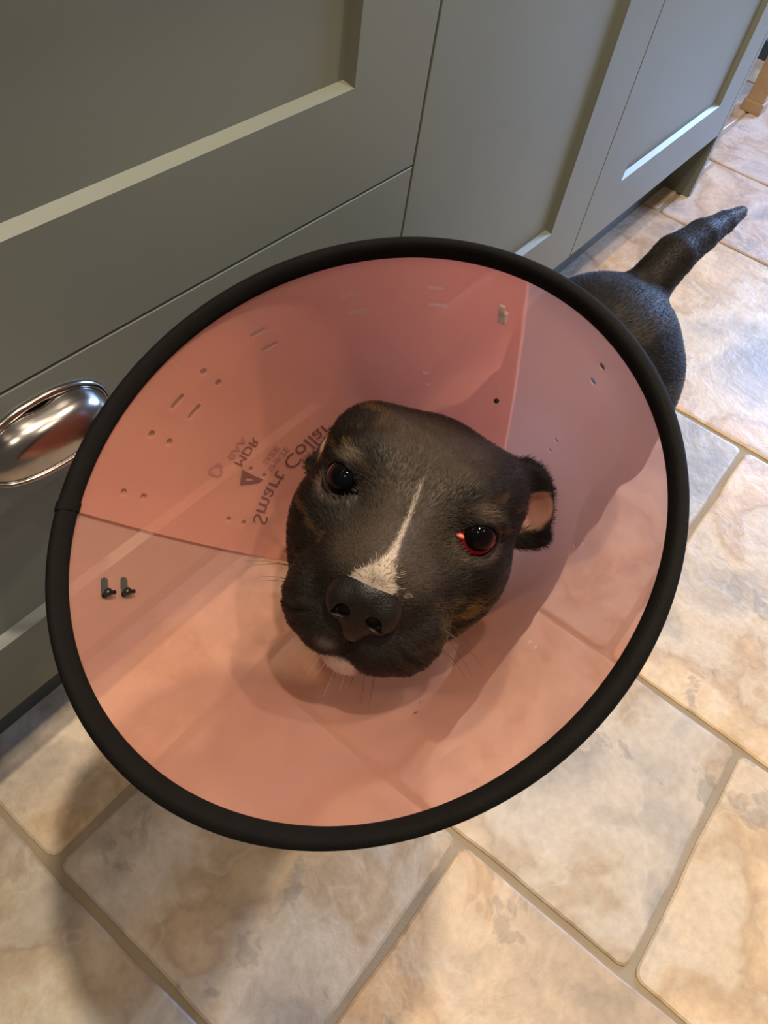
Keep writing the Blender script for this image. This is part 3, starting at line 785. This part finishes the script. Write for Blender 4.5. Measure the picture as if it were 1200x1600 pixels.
def axis(lo, hi, flo, fhi, fine, coarse):
    a = [lo]
    while a[-1] < hi:
        x = a[-1]; dd = 0 if flo <= x <= fhi else min(abs(x - flo), abs(x - fhi))
        a.append(x + min(coarse, fine + dd * 0.12))
    n = (len(a) - 1 + 7) // 8 * 8 + 1
    while len(a) < n: a.append(a[-1] + coarse)
    return np.array(a)
def surface(sdf, ax, ay, az):
    """sparse naive surface nets on a rectilinear grid; distances in cm, grid in m"""
    nx, ny, nz = len(ax), len(ay), len(az)
    D = np.full((nx, ny, nz), 9.0, np.float32)
    B = 8
    bx, by, bz = (nx - 1) // B, (ny - 1) // B, (nz - 1) // B
    cx = (ax[0:-1:B] + ax[B::B]) / 2; cy = (ay[0:-1:B] + ay[B::B]) / 2; cz = (az[0:-1:B] + az[B::B]) / 2
    hx = (ax[B::B] - ax[0:-1:B]) / 2; hy = (ay[B::B] - ay[0:-1:B]) / 2; hz = (az[B::B] - az[0:-1:B]) / 2
    G = np.stack(np.meshgrid(cx, cy, cz, indexing='ij'), -1).reshape(-1, 3)
    dc = sdf(G).reshape(bx, by, bz)
    rad = np.sqrt(hx[:, None, None] ** 2 + hy[None, :, None] ** 2 + hz[None, None, :] ** 2) * 100
    near = np.abs(dc) < rad * 1.35 + 0.5
    for i in range(bx):
        for j in range(by):
            for k in range(bz):
                if not near[i, j, k]:
                    D[i * B:(i + 1) * B + 1, j * B:(j + 1) * B + 1, k * B:(k + 1) * B + 1] = dc[i, j, k]
    idx = np.argwhere(near)
    mask = np.zeros((nx, ny, nz), bool)
    for i, j, k in idx: mask[i * B:(i + 1) * B + 1, j * B:(j + 1) * B + 1, k * B:(k + 1) * B + 1] = True
    I = np.argwhere(mask)
    out = np.empty(len(I), np.float32)
    for s in range(0, len(I), 200000):
        q = I[s:s + 200000]
        out[s:s + 200000] = sdf(np.stack([ax[q[:, 0]], ay[q[:, 1]], az[q[:, 2]]], 1))
    D[mask] = out
    S = D < 0
    c = np.zeros((nx - 1, ny - 1, nz - 1), np.int8)
    for a in (0, 1):
        for b in (0, 1):
            for e in (0, 1):
                c += S[a:nx - 1 + a, b:ny - 1 + b, e:nz - 1 + e]
    act = (c > 0) & (c < 8)
    ci = np.argwhere(act)
    vid = np.full(act.shape, -1, np.int32); vid[act] = np.arange(len(ci))
    acc = np.zeros((len(ci), 3)); cnt = np.zeros(len(ci))
    corners = [(a, b, e) for a in (0, 1) for b in (0, 1) for e in (0, 1)]
    pos = lambda q: np.stack([ax[q[:, 0]], ay[q[:, 1]], az[q[:, 2]]], 1)
    for p in range(8):
        for ax_ in range(3):
            if corners[p][ax_] == 1: continue
            o1 = np.array(corners[p]); o2 = o1.copy(); o2[ax_] = 1
            q1 = ci + o1; q2 = ci + o2
            d1 = D[q1[:, 0], q1[:, 1], q1[:, 2]]; d2 = D[q2[:, 0], q2[:, 1], q2[:, 2]]
            cr = (d1 < 0) != (d2 < 0)
            t = np.where(cr, d1 / np.where(d1 == d2, 1, d1 - d2), 0)[:, None]
            acc += np.where(cr[:, None], pos(q1) * (1 - t) + pos(q2) * t, 0); cnt += cr
    V = acc / cnt[:, None]
    F = []
    # x edges
    def quads(e0, dirs, flipmask):
        pass
    for ax_ in range(3):
        sl0 = [slice(1, n - 1) for n in (nx, ny, nz)]; sl0[ax_] = slice(0, (nx, ny, nz)[ax_] - 1)
        sl1 = list(sl0); sl1[ax_] = slice(1, (nx, ny, nz)[ax_])
        a = S[tuple(sl0)]; b = S[tuple(sl1)]
        E_ = np.argwhere(a != b)
        st = a[a != b]
        base = E_.copy()
        for d in range(3):
            if d != ax_: base[:, d] += 1
        u_, v_ = [(1, 2), (2, 0), (0, 1)][ax_]
        def cell(du, dv):
            q = base.copy(); q[:, u_] -= du; q[:, v_] -= dv
            return vid[q[:, 0], q[:, 1], q[:, 2]]
        Q = np.stack([cell(1, 1), cell(0, 1), cell(0, 0), cell(1, 0)], 1)
        Q[~st] = Q[~st][:, ::-1]
        F.append(Q)
    F = np.concatenate(F)
    F = F[(F >= 0).all(1)]
    return V, F
def mesh_np(name, V, F):
    me = bpy.data.meshes.new(name)
    me.vertices.add(len(V)); me.vertices.foreach_set('co', V.astype(np.float32).ravel())
    me.loops.add(F.size); me.loops.foreach_set('vertex_index', F.astype(np.int32).ravel())
    me.polygons.add(len(F)); me.polygons.foreach_set('loop_start', np.arange(0, F.size, 4, dtype=np.int32))
    me.polygons.foreach_set('use_smooth', np.ones(len(F), bool))
    me.update(calc_edges=True); me.validate()
    return me

ax = axis(0.13, 1.11, 0.16, 0.38, 0.0017, 0.0055)
ay = axis(0.02, 0.30, 0.03, 0.24, 0.0017, 0.005)
az = axis(-0.008, 0.62, 0.43, 0.60, 0.0017, 0.005)
V, F = surface(dog_sdf, ax, ay, az)
print('dog mesh', V.shape, F.shape, len(ax), len(ay), len(az))

dog = empty('dog', (0.60, 0.165, 0.0)); tag(dog, 'dark brindle dog with white blaze and one bloodshot eye wearing the cone', 'dog')
bme = mesh_np('body', V, F)
bodyo = link('body', bme, M['skin'], dog)

# ---- coat colour from position (markings belong to the coat; the forehead sheen is painted in)
def vnoise(P, s, seed):
    """cheap smooth noise from sums of sines"""
    r = np.random.default_rng(seed); o = np.zeros(len(P))
    for i in range(7):
        d = r.normal(size=3); d /= np.linalg.norm(d); f_ = s * r.uniform(0.6, 1.7)
        o += np.sin(P @ d * f_ + r.uniform(0, 6.28))
    return o / 7 ** 0.5
def sstep(a, b, x): t = np.clip((x - a) / (b - a), 0, 1); return t * t * (3 - 2 * t)
def coat(P, jitter=0.0):
    q = to_local(P); X, Y, Z = q[:, 0], q[:, 1], q[:, 2]
    n = len(P)
    if jitter: jit = rng.normal(0, jitter, n)
    else: jit = np.zeros(n)
    c = np.tile(np.array([0.0095, 0.0068, 0.0048]), (n, 1))
    def mixc(c, col, w): return c * (1 - w[:, None]) + np.array(col) * w[:, None]
    isHead = sstep(-11, -9, Z) * (np.abs(X) < 12) * (Y > -12)
    # greyer forehead and nose bridge: sheen of the hair painted into the coat colour
    fore_sheen = isHead * sstep(4.8, 2.0, np.abs(X)) * sstep(-7, -3, Z) * sstep(-3.2, -1.5, Y)
    c = mixc(c, (0.066, 0.051, 0.038), 0.85 * fore_sheen)
    # brindle flecks: cheeks, temples, brow
    st = vnoise(np.stack([X * 1.0, Y * 2.2, Z * 1.0], 1), 2.2, 3) + 0.6 * vnoise(q, 6.0, 5) + jit * 2
    br = isHead * sstep(0.75, 1.7, st) * sstep(3.2, 5.2, np.abs(X) + 0.15 * np.abs(Y))
    c = mixc(c, (0.085, 0.045, 0.014), 0.75 * br)
    ck = isHead * sstep(1.7, 0.4, np.sqrt(((X - 5.9) / 1.6) ** 2 + ((Y + 4.7) / 1.5) ** 2)) * sstep(-.5, 1.0, st)
    c = mixc(c, (0.17, 0.10, 0.022), 0.8 * ck)
    # darker hollows of the coat: lips and cheeks in front
    c = mixc(c, (0.012, 0.010, 0.009), isHead * sstep(-3.0, -5.0, Y) * sstep(3.0, 5.0, Z) * 0.7)
    # grey-tan hair over each eye and pale rim round it
    ea, eb, eg = eye_frame(np.abs(X), Y, Z)
    over = isHead * np.exp(-(((ea + 0.35) / 0.9) ** 2 + ((eb - 1.65) / 0.42) ** 2)) * (np.abs(eg) < 2.5)
    c = mixc(c, (0.20, 0.155, 0.115), np.clip(over * 0.9, 0, 1))
    rim = isHead * np.exp(-((np.sqrt((ea / 1.36) ** 2 + (eb / 1.16) ** 2) - 1.15) / 0.18) ** 2) * (np.abs(eg) < 2.2) * sstep(0.6, -0.4, eb)
    c = mixc(c, (0.15, 0.11, 0.09), np.clip(rim * 0.55, 0, 1))
    lid = isHead * (np.sqrt((ea / 1.36) ** 2 + (eb / 1.15) ** 2) < 1.08) * (np.abs(eg) < 2.0)
    c = mixc(c, (0.008, 0.006, 0.006), lid * 0.9)
    # dark spots above the brows
    sp = isHead * np.exp(-(((np.abs(X) - 3.0) / 0.7) ** 2 + ((Y - 2.3) / 0.6) ** 2)) * (Z > -4)
    c = mixc(c, (0.010, 0.009, 0.008), np.clip(sp * 0.8, 0, 1))
    # white blaze, fading at its edges
    vv = -0.951 * Y + 0.309 * Z
    wd = np.interp(vv, [-1.9, -1.1, 0.8, 1.8, 2.8, 3.6, 4.3, 4.9], [0.0, 0.03, 0.05, 0.08, 0.24, 0.66, 1.10, 0.9])
    cxx = np.interp(vv, [-1.2, 1, 2.5, 4.5], [0.10, 0.32, 0.36, 0.15])
    edge = wd * (1 + 0.25 * vnoise(q, 5, 9)) + jit * 1.5 * np.clip(wd * 3, 0.25, 1)
    bl = isHead * sstep(0.16, -0.10, np.abs(X - cxx) - edge) * (Z > -3) * sstep(-1.9, -1.2, vv) * sstep(-3.0, -2.2, Y)
    notch = np.exp(-(((X - 0.05) / 0.35) ** 2 + ((vv - 4.1) / 0.5) ** 2))
    c = mixc(c, (0.46, 0.39, 0.32), np.clip(bl * (1 - 0.4 * notch), 0, 1))
    # white lower lip on the dog's right side, grey patch on the upper lip
    jw = isHead * sstep(-7.5, -7.9, Y) * sstep(1.6, 0.6, X) * sstep(1.5, 3.0, Z)
    c = mixc(c, (0.62, 0.54, 0.50), jw)
    gp = isHead * np.exp(-(((X + 1.1) / 0.5) ** 2 + ((Y + 6.6) / 0.35) ** 2)) * (Z > 5)
    c = mixc(c, (0.15, 0.13, 0.12), np.clip(gp * 0.8, 0, 1))
    # bare pink skin inside the ears
    pk = ear_pink(q)
    c = mixc(c, (0.52, 0.30, 0.22), pk)
    # body: black-brown with faint brindle
    bb = (1 - isHead) * sstep(0.6, 1.6, vnoise(P * 100, 0.55, 21) + 0.5 * vnoise(P * 100, 2.0, 22))
    c = mixc(c, (0.045, 0.034, 0.022), 0.6 * bb)
    return np.clip(c * (1 + jit[:, None] * 0.8), 0.002, 1)
def ear_pink(q):
    X, Y, Z = q[:, 0], q[:, 1], q[:, 2]; x = np.abs(X); L_ = X < 0
    ox = np.where(L_, -1.9, -0.95); oz = np.where(L_, 0.2, 1.0); oyy = np.where(L_, -1.9, 0.0)
    e = ell(x - ox, Y - oyy, Z - oz, (8.5, 1.5, -6.2), (1.35, 1.25, 1.15))
    return sstep(0.35, 0.05, e) * (x > 5.4)
vc = coat(V)
at = bme.attributes.new('coat', 'FLOAT_COLOR', 'POINT')
at.data.foreach_set('color', np.concatenate([vc, np.ones((len(V), 1))], 1).astype(np.float32).ravel())

# ---- short fur
def vertex_normals(V, F):
    a, b, c_, d = V[F[:, 0]], V[F[:, 1]], V[F[:, 2]], V[F[:, 3]]
    fn = np.cross(c_ - a, d - b)
    n = np.zeros_like(V)
    for i in range(4): np.add.at(n, F[:, i], fn)
    n /= np.linalg.norm(n, axis=1)[:, None] + 1e-12
    return n, fn
VN, FN = vertex_normals(V, F)
fa = np.linalg.norm(FN, axis=1) / 2
fcen = V[F].mean(1); ql = to_local(fcen)
is_head_f = (ql[:, 2] > -9.5) & (np.abs(ql[:, 0]) < 12) & (ql[:, 1] > -9)
def fur_mask(q):
    X, Y, Z = q[:, 0], q[:, 1], q[:, 2]
    ea, eb, eg = eye_frame(np.abs(X), Y, Z)
    ok = ~((np.sqrt((ea / 1.40) ** 2 + (eb / 1.18) ** 2) < 1.08) & (np.abs(eg) < 2.2))
    ok &= ~((np.sqrt((X / 2.1) ** 2 + ((Y + 3.9) / 1.95) ** 2) < 1.0) & (Z > 5.2))
    ok &= ear_pink(q) < 0.3
    return ok
wgt = fa * np.where(is_head_f, 1.0, 0.30) * fur_mask(ql)
NH = 220000
pick = rng.choice(len(F), NH, p=wgt / wgt.sum())
uu, vv_ = rng.random((NH, 1)), rng.random((NH, 1))
q4 = F[pick]
def bil(A): return (A[q4[:, 0]] * (1 - uu) + A[q4[:, 1]] * uu) * (1 - vv_) + (A[q4[:, 3]] * (1 - uu) + A[q4[:, 2]] * uu) * vv_
R0 = bil(V); Rn = bil(VN); Rn /= np.linalg.norm(Rn, axis=1)[:, None]
rq = to_local(R0); hd = is_head_f[pick]
fl = rq - np.array([0, -2.2, 9.0]); fl[:, 2] -= 1.0
flw = fl @ HM.T; flw /= np.linalg.norm(flw, axis=1)[:, None]
bf = np.tile(np.array([0.85, 0.0, -0.5]), (NH, 1)); bf[R0[:, 0] > 0.87] = (0.95, -0.12, 0.05)
flow = np.where(hd[:, None], flw, bf) + rng.normal(0, 0.16, (NH, 3))
flow -= Rn * (flow * Rn).sum(1)[:, None]; flow /= np.linalg.norm(flow, axis=1)[:, None] + 1e-9
muz = sstep(1.0, 6.0, rq[:, 2]) * hd
ln = np.where(hd, 0.0052 - 0.0026 * muz, 0.0058) * rng.uniform(0.7, 1.25, NH)
lift = np.where(hd, 0.34, 0.22) * rng.uniform(0.6, 1.4, NH)
P0 = R0 - Rn * 0.0003
P1 = R0 + (flow * 0.5 + Rn * lift[:, None] * 0.6) * ln[:, None]
P2 = R0 + (flow * 1.0 + Rn * lift[:, None] * 0.75) * ln[:, None]
pts = np.stack([P0, P1, P2], 1)
hc = bpy.data.hair_curves.new('fur')
hc.add_curves([3] * NH)
hc.attributes['position'].data.foreach_set('vector', pts.astype(np.float32).ravel())
ra = hc.attributes.get('radius') or hc.attributes.new('radius', 'FLOAT', 'POINT')
rad = np.where(hd, 0.00011, 0.00018)[:, None] * np.array([[1.0, 0.8, 0.15]])
ra.data.foreach_set('value', rad.astype(np.float32).ravel())
ca = hc.attributes.new('coat', 'FLOAT_COLOR', 'CURVE')
hcc = coat(R0, 0.16)
ca.data.foreach_set('color', np.concatenate([hcc, np.ones((NH, 1))], 1).astype(np.float32).ravel())
hc.materials.append(M['fur'])
fo = bpy.data.objects.new('fur', hc); COL.objects.link(fo); fo.parent = dog
fo.matrix_parent_inverse = Matrix.Translation(dog.location).inverted()
tag(fo, 'short glossy brindle coat', None, None, 'stuff')

# ---- nose leather
def nose_sdf(P):
    q = to_local(P); x, y, z = np.abs(q[:, 0]), q[:, 1], q[:, 2]
    d = ell(x, y, z, (0, -3.3, 6.7), (1.95, 1.60, 1.45))
    d = smin(d, ell(x, y, z, (1.2, -3.8, 7.1), (0.90, 1.10, 1.0)), 0.5)
    d = smin(d, ell(x, y, z, (0, -4.6, 6.9), (1.0, 1.35, 1.05)), 0.5)
    d = ssub(d, ell(x, y, z, (0.90, -4.0, 8.1), (0.42, 0.40, 1.1)), 0.18)
    d = ssub(d, cap(x, y, z, (1.0, -4.15, 8.0), (1.95, -4.50, 7.2), 0.20, 0.12), 0.15)
    d = ssub(d, cap(x, y, z, (0, -3.9, 8.45), (0, -5.9, 8.0), 0.10, 0.14), 0.25)
    return d
c0 = to_world((0, -3.9, 6.9))
def uax(c, h, s):
    n = int(math.ceil(2 * h / s / 8)) * 8; return c + (np.arange(n + 1) - n / 2) * s
NV, NF = surface(nose_sdf, uax(c0[0], .029, .0006), uax(c0[1], .029, .0006), uax(c0[2], .029, .0006))
no = link('nose', mesh_np('nose', NV, NF), M['nose'], dog); no['label'] = 'black leathery nose'

# ---- eyes
for s in (-1, 1):
    bm = bmesh.new(); bmesh.ops.create_uvsphere(bm, u_segments=48, v_segments=32, radius=EYE_R / 100)
    for v in bm.verts:
        if v.co.z > 0.0075: v.co.z += (v.co.z - 0.0075) * 0.22      # cornea bulge
    me = bm_mesh('eye', bm)
    o = link('eye', me, M['eye_red'] if s > 0 else M['eye'], None, True)
    c = EYE_C.copy(); c[0] *= s
    g = norm((0.26, 0.40, 0.87)) if s > 0 else norm((-0.10, 0.30, 0.95))
    g = HM @ g
    rot = Vector(g).to_track_quat('Z', 'Y').to_matrix().to_4x4()
    o.parent = dog; o.matrix_parent_inverse = Matrix.Translation(dog.location).inverted()
    o.matrix_basis = Matrix.Translation(Vector(to_world(c))) @ rot
    o['label'] = 'bloodshot eye with red lower white' if s > 0 else 'clear dark brown eye'
    # pink flesh in the inner corner
    bm = bmesh.new(); bmesh.ops.create_uvsphere(bm, u_segments=14, v_segments=10, radius=0.0026)
    for v in bm.verts: v.co.x *= 1.2; v.co.y *= 0.7
    q = EYE_C + LID_A * -1.12 + LID_B * -0.28 + LID_G * 0.56
    q = q * np.array([s, 1, 1])
    cc = to_world(q); me = bm_mesh('eye_corner', bm)
    oc = bpy.data.objects.new('eye_corner', me); COL.objects.link(oc); me.materials.append(M['caruncle'] if s > 0 else M['nose'])
    me.polygons.foreach_set('use_smooth', [True] * len(me.polygons))
    oc.parent = dog; oc.matrix_parent_inverse = Matrix.Translation(dog.location).inverted()
    oc.matrix_basis = Matrix.Translation(Vector(cc)) @ Matrix([[*HX], [*HUP], [*HF]]).transposed().to_4x4()

# ---- whiskers
def whisker(root, d, length, mat, r=0.00022):
    root = np.array(root, float); d = norm(d)
    pts_ = []; 
    for i in range(6):
        t = i / 5
        q = root + d * length * t + np.array([0, -0.35, -0.15]) * length * t * t
        pts_.append(tuple(to_world(q)))
    tube('whisker', pts_, [r * (1 - 0.85 * i / 5) for i in range(6)], mat, dog, 5, False)
for s in (-1, 1):
    for (y, z, l) in ((-4.2, 4.6, 3.2), (-4.7, 4.0, 3.6), (-5.3, 4.4, 3.0), (-5.0, 3.2, 3.4), (-5.8, 3.8, 2.4), (-4.4, 3.2, 2.8)):
        whisker((s * 4.2, y, z), (s * 1.0, rng.uniform(-.25, .15), rng.uniform(-.2, .3)), l * rng.uniform(.7, 1.1), M['whisker'])
for i in range(9):
    x = -2.4 + 0.55 * i
    whisker((x, -8.6, 4.6 + 0.6 * math.cos(x * .6)), (0.15 * x + rng.uniform(-.3, .3), -1.0, 0.25), rng.uniform(1.0, 1.9), M['whisker_pale'] if x < 0.6 else M['whisker'], 0.00018)
